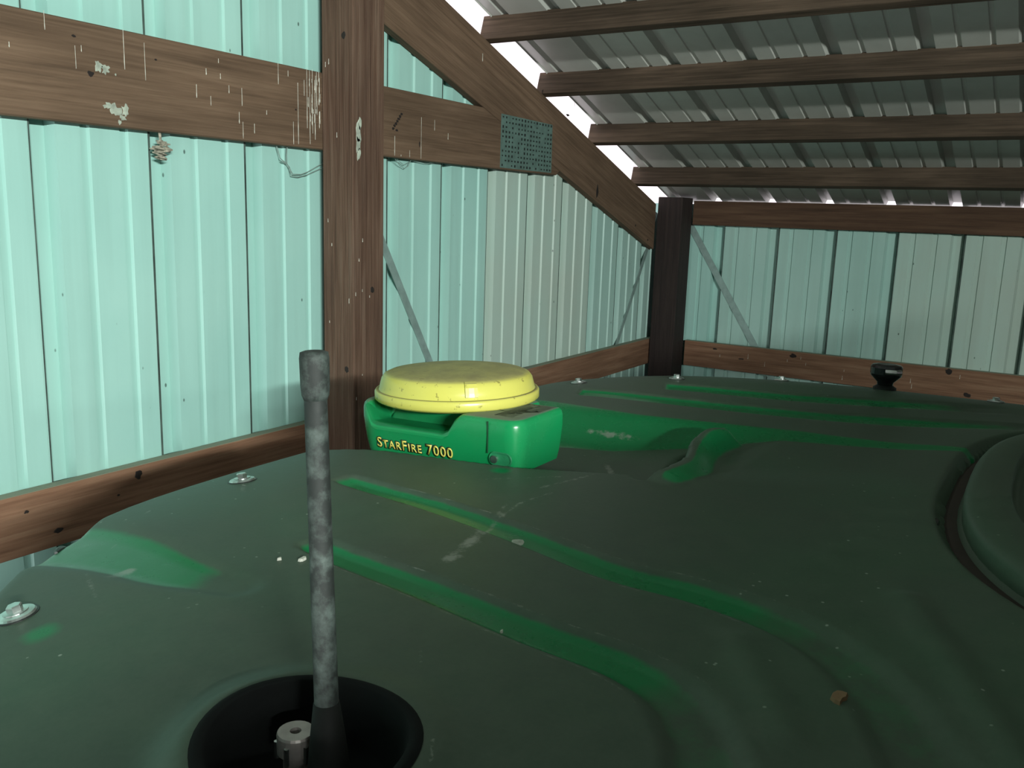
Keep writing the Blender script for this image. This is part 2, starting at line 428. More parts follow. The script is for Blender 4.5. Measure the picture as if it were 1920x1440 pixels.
# droppings and knots on the truss
db = bmesh.new()
DR = [(1.166,.396,.357),(1.355,.392,.303),(1.41,.372,.286),(1.233,.336,.287),(1.248,.339,.325),(1.557,.297,.264),(1.634,.334,.32),(1.704,.307,.261),(1.835,.391,.334),(1.79,.259,.247),(1.629,.37,.359),(1.909,.348,.178),(1.89,.239,.169),(1.693,.244,.214),(1.705,.22,.173),(1.589,.34,.324),(1.661,.308,.288),(1.872,.376,.36),(1.601,.274,.25),(1.745,.219,.193),(1.086,.319,.308),(1.945,.393,.226),(1.956,.388,.182),(1.967,.393,.213),(1.977,.365,.196),(1.934,.359,.315),(1.984,.388,.291),(2.484,.313,.163),(2.559,.312,.276),(2.343,.239,.162),(2.422,.199,.174),(2.376,.182,.164),(2.639,.274,.252),(2.846,.578,.55),(3.608,.555,.521),(3.576,.517,.472)]
for i, (x, a, b) in enumerate(DR):
    b = max(b, .176)
    drip(db, (x, YF, 0), a+ZC, b+ZC, random.uniform(.0006, .0013), UX, -UY, i)
for i in range(26):      # the crusted white end beside the post
    x = random.uniform(1.95, 1.998); a = random.uniform(.24, .39); drip(db, (x, YF, 0), a+ZC, a+ZC-random.uniform(.01, .05), .0012, UX, -UY, 100+i)
o = child_at(tr, obj('droppings', db, DROP)); o['kind'] = 'stuff'; o['label'] = 'white bird dropping streaks'
mb = bmesh.new()
for i, (x, z, r1, r2) in enumerate(((1.288, .300, .009, .013), (1.305, .296, .011, .011), (1.325, .208, .014, .014), (1.352, .212, .010, .014), (1.345, .192, .008, .008), (1.306, .215, .010, .007), (1.335, .182, .004, .006), (1.330, .288, .003, .003))):
    blob(mb, rel(x, YF, z), r1, r2, seed=i, wob=.45, n=16, **FL)
o = child_at(tr, obj('mud_splat', mb, MUD)); o['kind'] = 'stuff'; o['label'] = 'pale dried mud splats'
kb = bmesh.new()
for i, (x, z, r1, r2) in enumerate(((1.268, .281, .009, .007), (1.232, .356, .006, .003), (1.441, .338, .004, .003), (1.901, .273, .004, .003), (2.352, .258, .009, .004), (2.475, .224, .004, .012), (3.84, .114, .012, .035), (4.30, -.040, .008, .007), (4.468, -.115, .008, .006), (3.30, .50, .012, .008), (3.52, .43, .016, .005))):
    blob(kb, rel(x, YF, z), r1, r2, th=.0006, seed=40+i, wob=.25, **FL)
for t in range(7):
    blob(kb, rel(2.335+.042*t/6, YF, .262+.05*t/6), .007, .005, th=.0008, seed=70+t, **FL)
child_at(tr, obj('knots', kb, KNOT))['kind'] = 'stuff'

# ------------------------------------------------------------------ posts, girts, eave beam, purlins
def post(name, lo, hi, ztop, m, label):
    r = empty(name, (0.5*(lo[0]+hi[0]), .5*(lo[1]+hi[1]), 0), label=label, cat='post')
    bm = bmesh.new(); w, d = hi[0]-lo[0], hi[1]-lo[1]
    box(bm, (0, -d/2, -w/2), (ZC+ztop, d/2, w/2), .004)
    o = obj('shaft', bm, m, r); o.rotation_euler = (0, -math.pi/2, 0)
    return r
p1 = post('timber_post', (2.005, 1.809), (2.144, 1.931), .94, POSTW, 'upright brown square timber post with knots, standing before the left wall')
kb = bmesh.new(); xw = 2.005; yw = 1.809
for i, (y, z, a, b) in enumerate(((1.845, .487, .009, .012), (1.837, -.486, .009, .011))):
    blob(kb, rel(xw, y, z), a, b, UY, UZ, -UX, .0008, 12, .2, 300+i)
blob(kb, rel(2.091, yw, -.244), .009, .011, UX, UZ, -UY, .0008, 12, .2, 310)
child_at(p1, obj('knots', kb, KNOT))['kind'] = 'stuff'
mb = bmesh.new()
for i, (x, z, a, b) in enumerate(((2.034, .245, .008, .022), (2.029, .215, .011, .03), (2.026, .185, .009, .028), (2.032, .16, .006, .02), (2.024, .15, .003, .012))):
    blob(mb, rel(x, yw, z), a, b, UX, UZ, -UY, .0012, 14, .35, 320+i)
o = child_at(p1, obj('mud_splat', mb, MUD)); o['kind'] = 'stuff'; o['label'] = 'pale scraped mud patch'
db = bmesh.new()
for i in range(14):
    if i % 2: y = random.uniform(1.82, 1.92); z = random.uniform(-.6, .6); drip(db, (xw, y, 0), ZC+z, ZC+z-random.uniform(.004, .016), .0012, UY, -UX, 400+i)
    else: x = random.uniform(2.015, 2.135); z = random.uniform(-.6, .3); drip(db, (x, yw, 0), ZC+z, ZC+z-random.uniform(.004, .012), .0012, UX, -UY, 400+i)
o = child_at(p1, obj('droppings', db, DROP)); o['kind'] = 'stuff'; o['label'] = 'white bird dropping flecks'
cp = post('timber_post', (4.562, 1.785), (4.716, 1.925), .115, POSTD, 'near black square corner post where left wall meets back wall')

def girt(x0, x1, ztop, h, m, label, name='wall_girt', y=1.951):
    o = beam(name, rel(x0, y, ztop), rel(x1, y, ztop), h, .037, m)
    return tag(o, label, 'girt')
g1 = girt(-3.0, 2.10, -.657, .146, WOOD_RED, 'long low brown girt with dusty top on left wall, left of the big post')
g2 = girt(2.102, 4.74, -.660, .142, WOOD_RED, 'low brown girt on left wall between yellow dome and the corner post')
kb = bmesh.new()
for i, (x, z, a, b) in enumerate(((1.338, -.681, .010, .012), (1.121, -.765, .012, .006), (1.05, -.70, .006, .004), (1.28, -.72, .004, .003))):
    blob(kb, rel(x, YF, z), a, b, th=.0006, seed=500+i, wob=.25, **FL)
child_at(g1, obj('knots', kb, KNOT))['kind'] = 'stuff'
g3 = beam('wall_girt', rel(4.740, 1.78, -.669), rel(4.740, -5.5, -.669), .142, .037, WOOD_RED)
tag(g3, 'low brown girt with knots on back wall, right of the corner post', 'girt')
kb = bmesh.new(); XG = 4.7215
for i, (y, z, a, b) in enumerate(((1.172, -.691, .017, .013), (.427, -.686, .016, .014), (.335, -.790, .019, .012), (1.60, -.70, .012, .006), (1.45, -.74, .02, .004))):
    blob(kb, rel(XG, y, z), a, b, UY, UZ, -UX, .0006, 12, .25, 520+i)
child_at(g3, obj('knots', kb, KNOT))['kind'] = 'stuff'
db = bmesh.new()
for i in range(12):
    y = random.uniform(.2, 1.75); z = -.69-random.random()*.08; drip(db, (XG, y, 0), ZC+z, ZC+z-random.uniform(.01, .03), .0016, UY, -UX, 540+i)
o = child_at(g3, obj('droppings', db, DROP)); o['kind'] = 'stuff'; o['label'] = 'white bird dropping flecks'
ev = beam('eave_beam', rel(4.738, 1.782, .1015), rel(4.738, -5.5, .1015), .1295, .038, EAVEW)
tag(ev, 'dark brown eave beam along the top of the back wall under bright slots', 'beam')

def purlin(x, label):
    # x: where its lower front edge crosses the truss
    h = .0935; zb = RZ(x)
    nz = Vector((.3122, 0, .9500)); dn = Vector((.9500, 0, -.3122))
    a = Vector(rel(x, 1.965, zb)) + nz*h + dn*.019; b = Vector(rel(x, -5.98, zb)) + nz*h + dn*.019
    o = beam('roof_purlin', a, b, h-.0006, .038, PURLW, up=nz)
    return tag(o, label, 'purlin', 'purlins under the roof sheets')
for x, lb in ((2.867, 'topmost rough purlin in view, upper edge of the picture'), (3.293, 'second purlin from the top, with paler underside edge'),
              (3.773, 'third purlin from the top, crossing behind the nail plate height'), (4.272, 'lowest roof purlin, just above the bright eave slots')):
    purlin(x, lb)
purlin(2.43, 'purlin above the topmost one, out of the picture overhead')

# diagonal galvanised straps
def strap(name, a, b, nrm, label, w=.016):
    a = Vector(rel(*a)); b = Vector(rel(*b)); d = (b-a).normalized(); s = d.cross(Vector(nrm)).normalized()
    n = Vector(nrm); bm = bmesh.new(); vs = []
    for p in (a, b):
        for k, l in ((-1, 0), (1, 0), (1, .003), (-1, .003)): vs.append(bm.verts.new(p + s*w*k + n*l))
    for i in range(4):
        j = (i+1) % 4; bm.faces.new((vs[i], vs[j], vs[4+j], vs[4+i]))
    bm.faces.new(vs[:4]); bm.faces.new(vs[4:][::-1])
    return tag(obj(name, bm, GALV), label, 'strap', 'diagonal straps on the walls')
strap('brace_strap', (2.20, 1.9685, .09), (2.80, 1.9685, -.88), (0, -1, 0), 'grey metal strap running down behind the yellow dome, beside big post')
strap('brace_strap', (4.70, 1.9685, .06), (4.09, 1.9685, -.86), (0, -1, 0), 'grey metal strap on left wall next to the corner post', w=.014)
strap('brace_strap', (4.7585, 1.84, .02), (4.7585, 1.28, -.84), (-1, 0, 0), 'grey metal strap slanting across the back wall right of corner post', w=.018)

# paper wasp nest and cobwebs below the chord
nb = bmesh.new()
tube(nb, [(1.457, 1.951, ZC+.171), (1.457, 1.949, ZC+.150)], [.004, .003], 7)
rr = random.Random(5)
for k in range(26):
    z = ZC+.149-.046*(k/26); w = .027*(1-abs(k/26-.45)*1.1)
    c = Vector((1.457+rr.uniform(-.4, .4)*w, 1.946+rr.uniform(-.012, .012), z)); a = rr.uniform(-.5, .5)
    d = Vector((math.cos(a), rr.uniform(-.3, .3), math.sin(a)*.5)).normalized()
    tube(nb, [c-d*w*.7, c+d*w*.1+Vector((0, -.002, .001)), c+d*w*.7], [.0018, .0032, .0016], 6)
tag(obj('wasp_nest', nb, NESTM), 'small layered grey wasp nest hanging below the level truss chord', 'nest')
def web(pts, label, r=.0014):
    bm = bmesh.new()
    for ps in pts: tube(bm, [rel(*p) for p in ps], r, 5)
    return tag(obj('cobweb', bm, WEBM), label, 'cobweb')
web([[(1.846, 1.955, .168), (1.858, 1.954, .135), (1.878, 1.953, .124), (1.893, 1.953, .112), (1.900, 1.953, .088), (1.93, 1.954, .086), (1.965, 1.956, .094), (2.04, 1.955, .122)],
     [(1.862, 1.955, .128), (1.884, 1.953, .120), (1.905, 1.953, .093), (1.94, 1.955, .094), (1.97, 1.957, .103), (2.04, 1.957, .135)], [(1.887, 1.955, .169), (1.884, 1.955, .145), (1.884, 1.954, .12)]],
    'sagging cobweb strand between chord and big post on its left')
web([[(2.37, 1.953, .168), (2.395, 1.952, .147), (2.42, 1.952, .139), (2.44, 1.952, .149), (2.455, 1.953, .169)], [(2.38, 1.955, .168), (2.418, 1.954, .150), (2.46, 1.954, .168), (2.54, 1.955, .163), (2.6, 1.955, .169)]],
    'small draped cobweb under the chord right of the big post', .0010)

# added fitting round the key light; its hood keeps light off the ceiling
fx = empty('added_light_fitting', KEY_POS, label='added hooded light fitting, unseen, hung from the roof behind the viewpoint', cat='lamp')
FM = plain('added_fitting_enamel', (.05, .05, .05), .6)
bm = bmesh.new(); box(bm, (-.75, -.06, .052), (.75, .40, .058)); obj('added_hood', bm, FM, fx)
bm = bmesh.new(); box(bm, (-.75, -.06, -.07), (.75, -.035, .052)); obj('added_back_plate', bm, FM, fx)
for x in (-.6, .6):
    bm = bmesh.new(); xx = KEY_POS[0]+x*.976; tube(bm, [(x, 0, .058), (x, 0, ZC+RU(xx)-KEY_POS[2]-.012)], .004, 6); obj('added_hanger', bm, GALV, fx)
fx.rotation_euler = (0, 0, -math.atan(.22))

# ------------------------------------------------------------------ the machine
cab = empty('tractor_cab', (1.38, 0, 0), label='green tractor cab with a wide dusty ribbed roof filling the foreground', cat='tractor')
OUT = [(.85,1.13),(1.385,1.13),(1.9,1.13),(2.1,1.07),(2.28,.93),(2.40,.74),(2.48,.5),(2.515,.2),(2.53,-.2),(2.50,-.7),(2.38,-1.0),(2.2,-1.15),(1.385,-1.18),(.6,-1.15),(.4,-1.02),(.3,-.8),(.26,-.3),(.25,.3),(.28,.62),(.355,.835),(.468,.968),(.625,1.08)]
def smooth_line(P, closed=True, n=5):
    P = np.array(P, float); M = len(P); o = []
    for i in range(M if closed else M-1):
        g = (lambda k: P[(i+k) % M]) if closed else (lambda k: P[min(max(i+k, 0), M-1)])
        a, b, c, d = g(-1), g(0), g(1), g(2)
        for t in np.arange(n)/n:
            o.append(.5*((2*b)+(c-a)*t+(2*a-5*b+4*c-d)*t*t+(3*b-a-3*c+d)*t**3))
    if not closed: o.append(P[-1])
    return np.array(o)
def segdist(X, Y, P, closed):
    best = np.full(X.shape, 9.); tb = np.zeros(X.shape); M = len(P); n = M if closed else M-1
    for i in range(n):
        a = P[i]; d = P[(i+1) % M]-a; L = d@d+1e-12
        t = np.clip(((X-a[0])*d[0]+(Y-a[1])*d[1])/L, 0, 1)
        dd = np.hypot(X-a[0]-t*d[0], Y-a[1]-t*d[1]); m = dd < best
        best = np.where(m, dd, best); tb = np.where(m, (i+t)/n, tb)
    return best, tb
def inside(X, Y, P):
    r = np.zeros(X.shape, bool); M = len(P)
    for i in range(M):
        a = P[i]; b = P[(i+1) % M]
        if a[1] == b[1]: continue
        r ^= ((a[1] > Y) != (b[1] > Y)) & (X < (b[0]-a[0])*(Y-a[1])/(b[1]-a[1])+a[0])
    return r
OS = smooth_line(OUT)
def sstep(x): x = np.clip(x, 0, 1); return x*x*(3-2*x)
def base_z(X, Y):
    d, _ = segdist(X, Y, OS, True); e = np.where(inside(X, Y, OS), d, -d)
    z = -.40-.035*np.clip(1-e/.25, 0, 1)**2
    r = np.clip((.03-e)/.03, 0, 1)
    return z-.03*(1-np.sqrt(np.clip(1-r*r, 0, 1)))-np.where(e < 0, -e*6, 0), e
HC, HA, HB, HN = (1.52, -.455), .62, .565, 2.75          # hatch: centre, half sizes, squareness
WELL = (.44, .443, .078)
GROOVES = [  # points, half width start/end, depth, clean strength
    ([(.962,.90),(.955,.827),(.944,.689),(.914,.526),(.885,.40),(.885,.29),(.862,.19),(.800,.11),(.70,.05),(.52,-.02),(.30,-.08)], .020, .040, .009),
    ([(.745,.75),(.733,.681),(.72,.545),(.701,.399),(.692,.295),(.655,.225),(.57,.17),(.45,.11),(.30,.05)], .021, .038, .009),
    ([(1.80,.93),(1.829,.827),(1.899,.446),(2.014,.118),(2.06,-.1)], .042, .050, .008),
    ([(2.00,.80),(2.03,.704),(2.079,.492),(2.195,.22),(2.25,.05)], .044, .050, .008),
    ([(.612,1.12),(.605,1.0),(.600,.898),(.592,.80),(.604,.715)], .075, .030, .014)]
def roof_field(X, Y):
    z, e = base_z(X, Y)
    clean = np.zeros_like(X); scuff_glint = np.zeros_like(X)
    for gi, (P, w0, w1, dp) in enumerate(GROOVES):
        L = smooth_line(P, False, 6); d, t = segdist(X, Y, L, False)
        w = w0+(w1-w0)*t; u = d/w
        fade = sstep((t)/.06)*sstep((1-t)/.25) if gi < 4 else 1-.75*t
        z = z-dp*fade*(1-sstep((u-.45)/.75))
        cs = (1-sstep((u-.55)/.5))*(fade if gi < 4 else sstep((1-t)/.3)*.95)
        if gi < 2: cs = cs*(1-.72*sstep((t-.42)/.22))  # rear reach: more dust, and green toned down for the shade there
        if gi in (2, 3): cs = cs*sstep((1-t)/.45)
        clean = np.maximum(clean, cs)
        if gi < 2: scuff_glint = np.maximum(scuff_glint, .88*np.exp(-((u-1.2)/.16)**2)*sstep((t-.03)/.1)*(1-sstep((t-.55)/.2)))
    # recess around the receiver, open to the front
    yy = np.array([-.2, .10, .26, .40, .55, .706, .886, 1.2])
    lip = np.interp(Y, yy, [1.40, 1.38, 1.36, 1.30, 1.245, 1.172, 1.128, 1.095])
    fb = np.interp(Y, yy, [1.73, 1.72, 1.70, 1.665, 1.60, 1.53, 1.475, 1.47])
    ft = np.interp(Y, yy, [1.75, 1.745, 1.74, 1.725, 1.69, 1.655, 1.65, 1.66])
    dp = np.interp(Y, np.array([-.2, .10, .26, .42, .47, .55, .706, .886, 1.2]), [0, .001, .004, .007, .016, .032, .050, .055, .075])
    ws = np.interp(Y, yy, [.20, .2, .18, .15, .03, .02, .02, .02])
    nt = sstep((X-lip)/ws)*(1-sstep((X-fb)/(ft-fb+.012)))
    z = z-dp*nt
    wall = np.clip((X-fb+.004)/.012, 0, 1)*np.clip((ft+.012-X)/.012, 0, 1)
    clean = np.maximum(clean, wall*sstep((Y-.02)/.15))
    scuff_glint = np.maximum(scuff_glint, 1.*np.exp(-((X-(1.585+.10*(.72-Y)))/.02)**2)*np.exp(-((Y-.74)/.10)**2))
    scuff_glint = np.maximum(scuff_glint, .8*np.exp(-((X-lip-.004)/.012)**2)*np.clip((Y-.45)/.05, 0, 1)*np.clip((.70-Y)/.05, 0, 1))
    # the ridge at the rear of the recess: steep dark front, dusty crest, washed rear slope
    s = np.clip((X-1.250)/.335, 0, 1); yr = .512-.014*np.sin(s*math.pi*2)+.010*s
    v = yr-Y; on = sstep((X-1.232)/.030)*sstep((1.622-X)/.035)
    hgt = .010+.013*np.exp(-((s-.88)/.16)**2)+.004*np.exp(-((s-.1)/.18)**2)
    rd = np.where(v > 0, np.clip(1-np.maximum(v-.012, 0)/.048, 0, 1), np.clip(1+v/.006, 0, 1))
    rd = sstep(rd)*on
    gap = np.exp(-((v+.014)/.011)**2)*on*(.35+.65*((s < .14) | ((s > .36) & (s < .6)) | (s > .74)))
    z = z+(np.maximum(-.40+hgt, z)-z)*rd-.036*gap
    cr = sstep((v-.012)/.012)*sstep((.058-v)/.02)*on
    clean = np.maximum(clean, cr)
    scuff_glint = np.maximum(scuff_glint, .7*np.exp(-((v-.059)/.008)**2)*on)
    # well for the antenna with a raised near rim
    dx, dy = X-WELL[0], Y-WELL[1]; r = np.hypot(dx, dy)
    side = .5+.5*((dx*-.55+dy*.83)/(r+1e-6))
    z = z+(.004+.012*side**2)*np.exp(-((r-WELL[2]-.012)/.022)**2)
    z = z-.050*(1-sstep((r-WELL[2]+.010)/.012))
    # rebate round the hatch
    q = ((np.abs(X-HC[0])/HA)**HN+(np.abs(Y-HC[1])/HB)**HN)**(1/HN)
    dd = (q-1)*HA
    z = z-.016*np.exp(-((dd+.004)/.016)**4)+.012*np.exp(-(dd/.11)**2)*(dd > 0)
    # broad pressings, wear, painted highlights and reflections of the bright gable gap
    for a, b, w, hh in (((.99, .10), (.68, -.04), .020, .006), ((.80, .225), (.66, .14), .016, .004)):
        d, t = segdist(X, Y, np.array([a, b]), False); z = z+hh*np.exp(-(d/.02)**2); scuff_glint = np.maximum(scuff_glint, .62*np.exp(-(d/(w*.6))**2)*(1-.5*(hh < .005)))
    for P, w, k in (([(.794,.571),(.86,.58),(.90,.592)], .020, .95), ([(.90,.592),(1.007,.625)], .009, .85), ([(.93,.60),(1.03,.612),(1.09,.60)], .008, .9), ([(.656,.502),(.62,.475),(.585,.448)], .007, .75),
                    ([(1.259,.58),(1.19,.60),(1.10,.625)], .009, .9), ([(1.42,.67),(1.35,.62),(1.29,.54)], .011, 1.), ([(.577,.861),(.555,.855)], .018, 1.), ([(.50,.80),(.56,.92),(.72,1.02)], .008, .75),
                    ([(1.08,.72),(1.17,.63)], .007, .85), ([(.494,.366),(.470,.350)], .004, 1.), ([(.72,.40),(.60,.50),(.52,.62)], .006, .6), ([(1.6,.20),(1.3,.30),(1.0,.34)], .010, .55), ([(1.9,.62),(1.8,.35)], .012, .5)):
        d, t = segdist(X, Y, np.array(P), False); scuff_glint = np.maximum(scuff_glint, k*np.exp(-(d/w)**2))
    for cx, cy, rr_ in ((.44, .80, .02), (1.14, .72, .02)):
        clean = np.maximum(clean, .75*np.exp(-(((X-cx)**2+(Y-cy)**2)/rr_**2)))
    return z, e, clean, scuff_glint
def build_roof():
    st = .0045
    xs = np.arange(.20, 2.55, st); ys = np.arange(-1.26, 1.20, st)
    X, Y = np.meshgrid(xs, ys); z, e, cl, sc = roof_field(X, Y)
    cut = ((np.abs(X-HC[0])/HA)**HN+(np.abs(Y-HC[1])/HB)**HN)**(1/HN) < .93
    ok = (e > -.035) & ~cut
    idx = np.full(X.shape, -1); 
    q = ok[:-1, :-1] & ok[1:, :-1] & ok[:-1, 1:] & ok[1:, 1:]
    use = np.zeros_like(ok); use[:-1, :-1] |= q; use[1:, :-1] |= q; use[:-1, 1:] |= q; use[1:, 1:] |= q
    idx[use] = np.arange(use.sum())
    V = np.stack([X[use], Y[use], z[use]+ZC], 1)
    F = np.stack([idx[:-1, :-1][q], idx[:-1, 1:][q], idx[1:, 1:][q], idx[1:, :-1][q]], 1)
    me = bpy.data.meshes.new('roof_shell'); me.vertices.add(len(V)); me.vertices.foreach_set('co', V.ravel())
    me.loops.add(F.size); me.loops.foreach_set('vertex_index', F.ravel().astype(np.int32))
    me.polygons.add(len(F)); me.polygons.foreach_set('loop_start', np.arange(0, F.size, 4, dtype=np.int32))
    me.update(calc_edges=True)
    for nm, a in (('clean', cl), ('scuff_glint', sc)):
        at = me.attributes.new(nm, 'FLOAT', 'POINT'); at.data.foreach_set('value', a[use].astype(np.float32))
    me.polygons.foreach_set('use_smooth', np.ones(len(F), bool))
    o = link('roof_shell', me, ROOFG); o.location = (0, 0, 0)
    return child_at(cab, o)
shell = build_roof()
shell['label'] = 'green moulded roof skin under grey dust, channels washed clean'
def zroof(x, y): 
    z = roof_field(np.array([[x]]), np.array([[y]]))[0]; return float(z[0, 0])+ZC
# dark under-skirt closing the roof, glazing, pillars and body below it
def loop_wall(name, pts, z0, z1, m, ins0=0., ins1=0., cap=True):
    c = pts.mean(0); bm = bmesh.new()
    a = [bm.verts.new((*(p+(c-p)*ins0), z0)) for p in pts]; b = [bm.verts.new((*(p+(c-p)*ins1), z1)) for p in pts]
    n = len(pts)
    for i in range(n): bm.faces.new((a[i], a[(i+1) % n], b[(i+1) % n], b[i]))
    if cap: bm.faces.new(a[::-1]); bm.faces.new(b)
    return child_at(cab, obj(name, bm, m))
loop_wall('roof_liner', OS, ZC-.60, ZC-.497, BLACK, .03, .006)
loop_wall('cab_glass', OS, 1.75, ZC-.60, GLASSM, .10, .06)
loop_wall('cab_body', OS, .0, 1.75, GREEN, .12, .09)
for x, y in ((.52, .93), (2.25, .86), (.36, -.9), (2.36, -.9)):
    bm = bmesh.new(); box(bm, (x-.035, y-.035, 1.7), (x+.035, y+.035, ZC-.55), .01); child_at(cab, obj('cab_pillar', bm, BLACK))

# corner lamp slit at the front left of the roof
bm = bmesh.new()
P = [Vector((x, y, zroof(x, y)+.001)) for x, y in ((.598, 1.040), (.606, 1.050), (.616, 1.060), (.628, 1.072), (.636, 1.080))]
tube(bm, P, [.002, .005, .006, .005, .002], 8); child_at(cab, obj('lamp_recess', bm, BLACK))

# hatch
def sup(a, b, n=96, inset=0.):
    out = []
    for k in range(n):
        t = 2*math.pi*k/n; c, s = math.cos(t), math.sin(t)
        out.append(Vector((HC[0]+(a-inset)*math.copysign(abs(c)**(2/HN), c), HC[1]+(b-inset)*math.copysign(abs(s)**(2/HN), s), 0)))
    return out
def rings_mesh(rings, capend=True):
    bm = bmesh.new(); rs = [[bm.verts.new((p.x, p.y, ZC+z)) for p in pts] for pts, z in rings]
    n = len(rs[0])
    for a, b in zip(rs, rs[1:]):
        for k in range(n): bm.faces.new((a[k], a[(k+1) % n], b[(k+1) % n], b[k]))
    if capend: bm.faces.new(rs[-1])
    return bm
hatch_m = ROOFG
lid = child_at(cab, obj('hatch_lid', rings_mesh([(sup(HA, HB, inset=.022), -.420), (sup(HA, HB, inset=.022), -.382), (sup(HA, HB, inset=.027), -.374), (sup(HA, HB, inset=.036), -.370), (sup(HA, HB, inset=.078), -.366), (sup(HA, HB, inset=.081), -.368), (sup(HA, HB, inset=.084), -.380), (sup(HA, HB, inset=.094), -.381), (sup(HA, HB, inset=.100), -.370), (sup(HA, HB, inset=.30), -.358)]), hatch_m, smooth=True))
lid['label'] = 'raised rounded hatch lid'
gk = rings_mesh([(sup(HA, HB, inset=.030), -.425), (sup(HA, HB, inset=-.002), -.425), (sup(HA, HB, inset=-.006), -.414), (sup(HA, HB, inset=.004), -.408), (sup(HA, HB, inset=.020), -.408), (sup(HA, HB, inset=.030), -.415)], False)
child_at(cab, obj('hatch_seal', gk, plain('brown_seal', (.030, .020, .014), .6)))
bm = bmesh.new(); box(bm, (1.262, .104, ZC-.412), (1.300, .145, ZC-.392), .004); child_at(cab, obj('hatch_clip', bm, BLACKG))

# rubber cup lining the well, its lip following the roof skin
bm = bmesh.new(); n = 56; rs = []
for rad, kz, dz in ((.087, 1, .0005), (.083, 1, .0025), (.076, 1, .0015), (.070, .6, 0), (.067, 0, .006), (.060, 0, 0), (.020, 0, -.001)):
    ring = []
    for k in range(n):
        a = 2*math.pi*k/n; zt = zroof(WELL[0]+.093*math.cos(a), WELL[1]+.093*math.sin(a)); zb = ZC-.449
        ring.append(bm.verts.new((WELL[0]+rad*math.cos(a), WELL[1]+rad*math.sin(a), zb+(zt-zb)*kz+dz)))
    rs.append(ring)
for a, b in zip(rs, rs[1:]):
    for k in range(n): bm.faces.new((a[k], a[(k+1) % n], b[(k+1) % n], b[k]))
child_at(cab, obj('well_liner', bm, plain('well_rubber', (.004, .005, .005), .85, spec=.2), smooth=True))
# bolts with their washers
BOLTS = [(.882, 1.020), (.453, .867), (1.923, .993), (2.115, .812), (2.32, .60), (2.385, .105)]
for i, (x, y) in enumerate(BOLTS):
    z = zroof(x, y); g = 2e-3
    nx = -(zroof(x+.01, y)-zroof(x-.01, y))/.02; ny = -(zroof(x, y+.01)-zroof(x, y-.01))/.02
    nv = Vector((nx, ny, 1)).normalized()
    bm = bmesh.new()
    lathe(bm, [(.004, 0), (.0185, -.001), (.0195, .001), (.018, .003), (.010, .0045), (.004, .005)], 28)
    wsh = obj('washer', bm, STEEL, smooth=False)
    wsh.matrix_world = Matrix.Translation((x, y, z)) @ nv.to_track_quat('Z', 'Y').to_matrix().to_4x4()
    bm = bmesh.new(); lathe(bm, [(.0125, 0), (.0125, .0015), (.0085, .002)], 24, cz=.0035)
    lathe(bm, [(.0078, 0), (.0080, .0055), (.0068, .0068)], 6, cz=.005)
    hd = obj('bolt_head', bm, STEEL, wsh)
    bm = bmesh.new(); lathe(bm, [(.0195, 0), (.0225, .0005), (.0215, .0022), (.0190, .0022)], 28, cz=-.0016); obj('rubber_washer', bm, BLACK, wsh)
    child_at(cab, wsh); wsh.name = 'roof_bolt'

# ------------------------------------------------------------------ receiver
rc = empty('gps_receiver', rel(1.32, .934, -.338), label='yellow domed satellite receiver on green base with yellow STARFIRE 7000 lettering'.replace('STARFIRE 7000 ', ''), cat='receiver')
rc.rotation_euler = (math.radians(-2.2), 0, 0)
bm = bmesh.new()
R = .1525
lathe(bm, [(.10, -.006), (R-.012, -.004), (R-.003, 0), (R, .003), (R, .015), (R-.002, .018), (R-.006, .019), (R-.0068, .018), (R-.008, .0195), (R-.010, .028), (R-.013, .039), (R-.018, .0455), (R-.027, .0495), (R-.045, .0525), (R-.08, .0552), (R-.12, .0565), (.002, .0568)], 96)
dome = obj('dome', bm, YELLOW, rc, smooth=True)
dome.data.polygons.foreach_set('use_smooth', [True]*len(dome.data.polygons)); dome['label'] = 'yellow round dome with dusty top'
# embossed tab on the dome facing the camera
def dome_r(z): return np.interp(z, [.0195, .028, .039, .0455, .0495], [R-.008, R-.010, R-.013, R-.018, R-.027])
ta = math.atan2(-.934-.0, -1.32) + .175
tb = bmesh.new(); ww = .078; rows = []
for z in np.linspace(.023, .048, 9):
    rows.append([tb.verts.new(((dome_r(z)+o)*math.cos(a), (dome_r(z)+o)*math.sin(a), z+(o*.5))) for a, o in ((ta-ww, -.001), (ta-ww*.96, .0030), (ta-ww*.4, .0033), (ta+ww*.4, .0033), (ta+ww*.96, .0030), (ta+ww, -.001))])
for a, b in zip(rows, rows[1:]):
    for k in range(5): tb.faces.new((a[k], a[k+1], b[k+1], b[k]))
tb.faces.new(rows[0])
tabo = obj('dome_tab', tb, YELLOW, dome)
# green base
def base_outline(inset=0., n=9):
    x0, x1, y0, y1 = -.137, .020, -.218, .142
    out = []
    for cx, cy, r, a0 in ((x0, y1, .058, 90), (x0, y0, .030, 180), (x1, y0, .012, 270), (x1, y1, .03, 0)):
        r = max(r-inset, .004); sx = 1 if cx == x0 else -1; sy = 1 if cy == y0 else -1
        ox = cx + sx*(inset+r); oy = cy+sy*(inset+r)
        for k in range(n):
            a = math.radians(a0+90*k/(n-1)); out.append((ox+r*math.cos(a), oy+r*math.sin(a)))
        nx = {0: (x0, y0), 1: (x1, y0)}.get(len(out)//n-1)
    # refine straight runs
    res = []
    for i, p in enumerate(out):
        q = out[(i+1) % len(out)]; L = math.hypot(q[0]-p[0], q[1]-p[1]); m = max(1, int(L/.012))
        res += [(p[0]+(q[0]-p[0])*t/m, p[1]+(q[1]-p[1])*t/m) for t in range(m)]
    return res
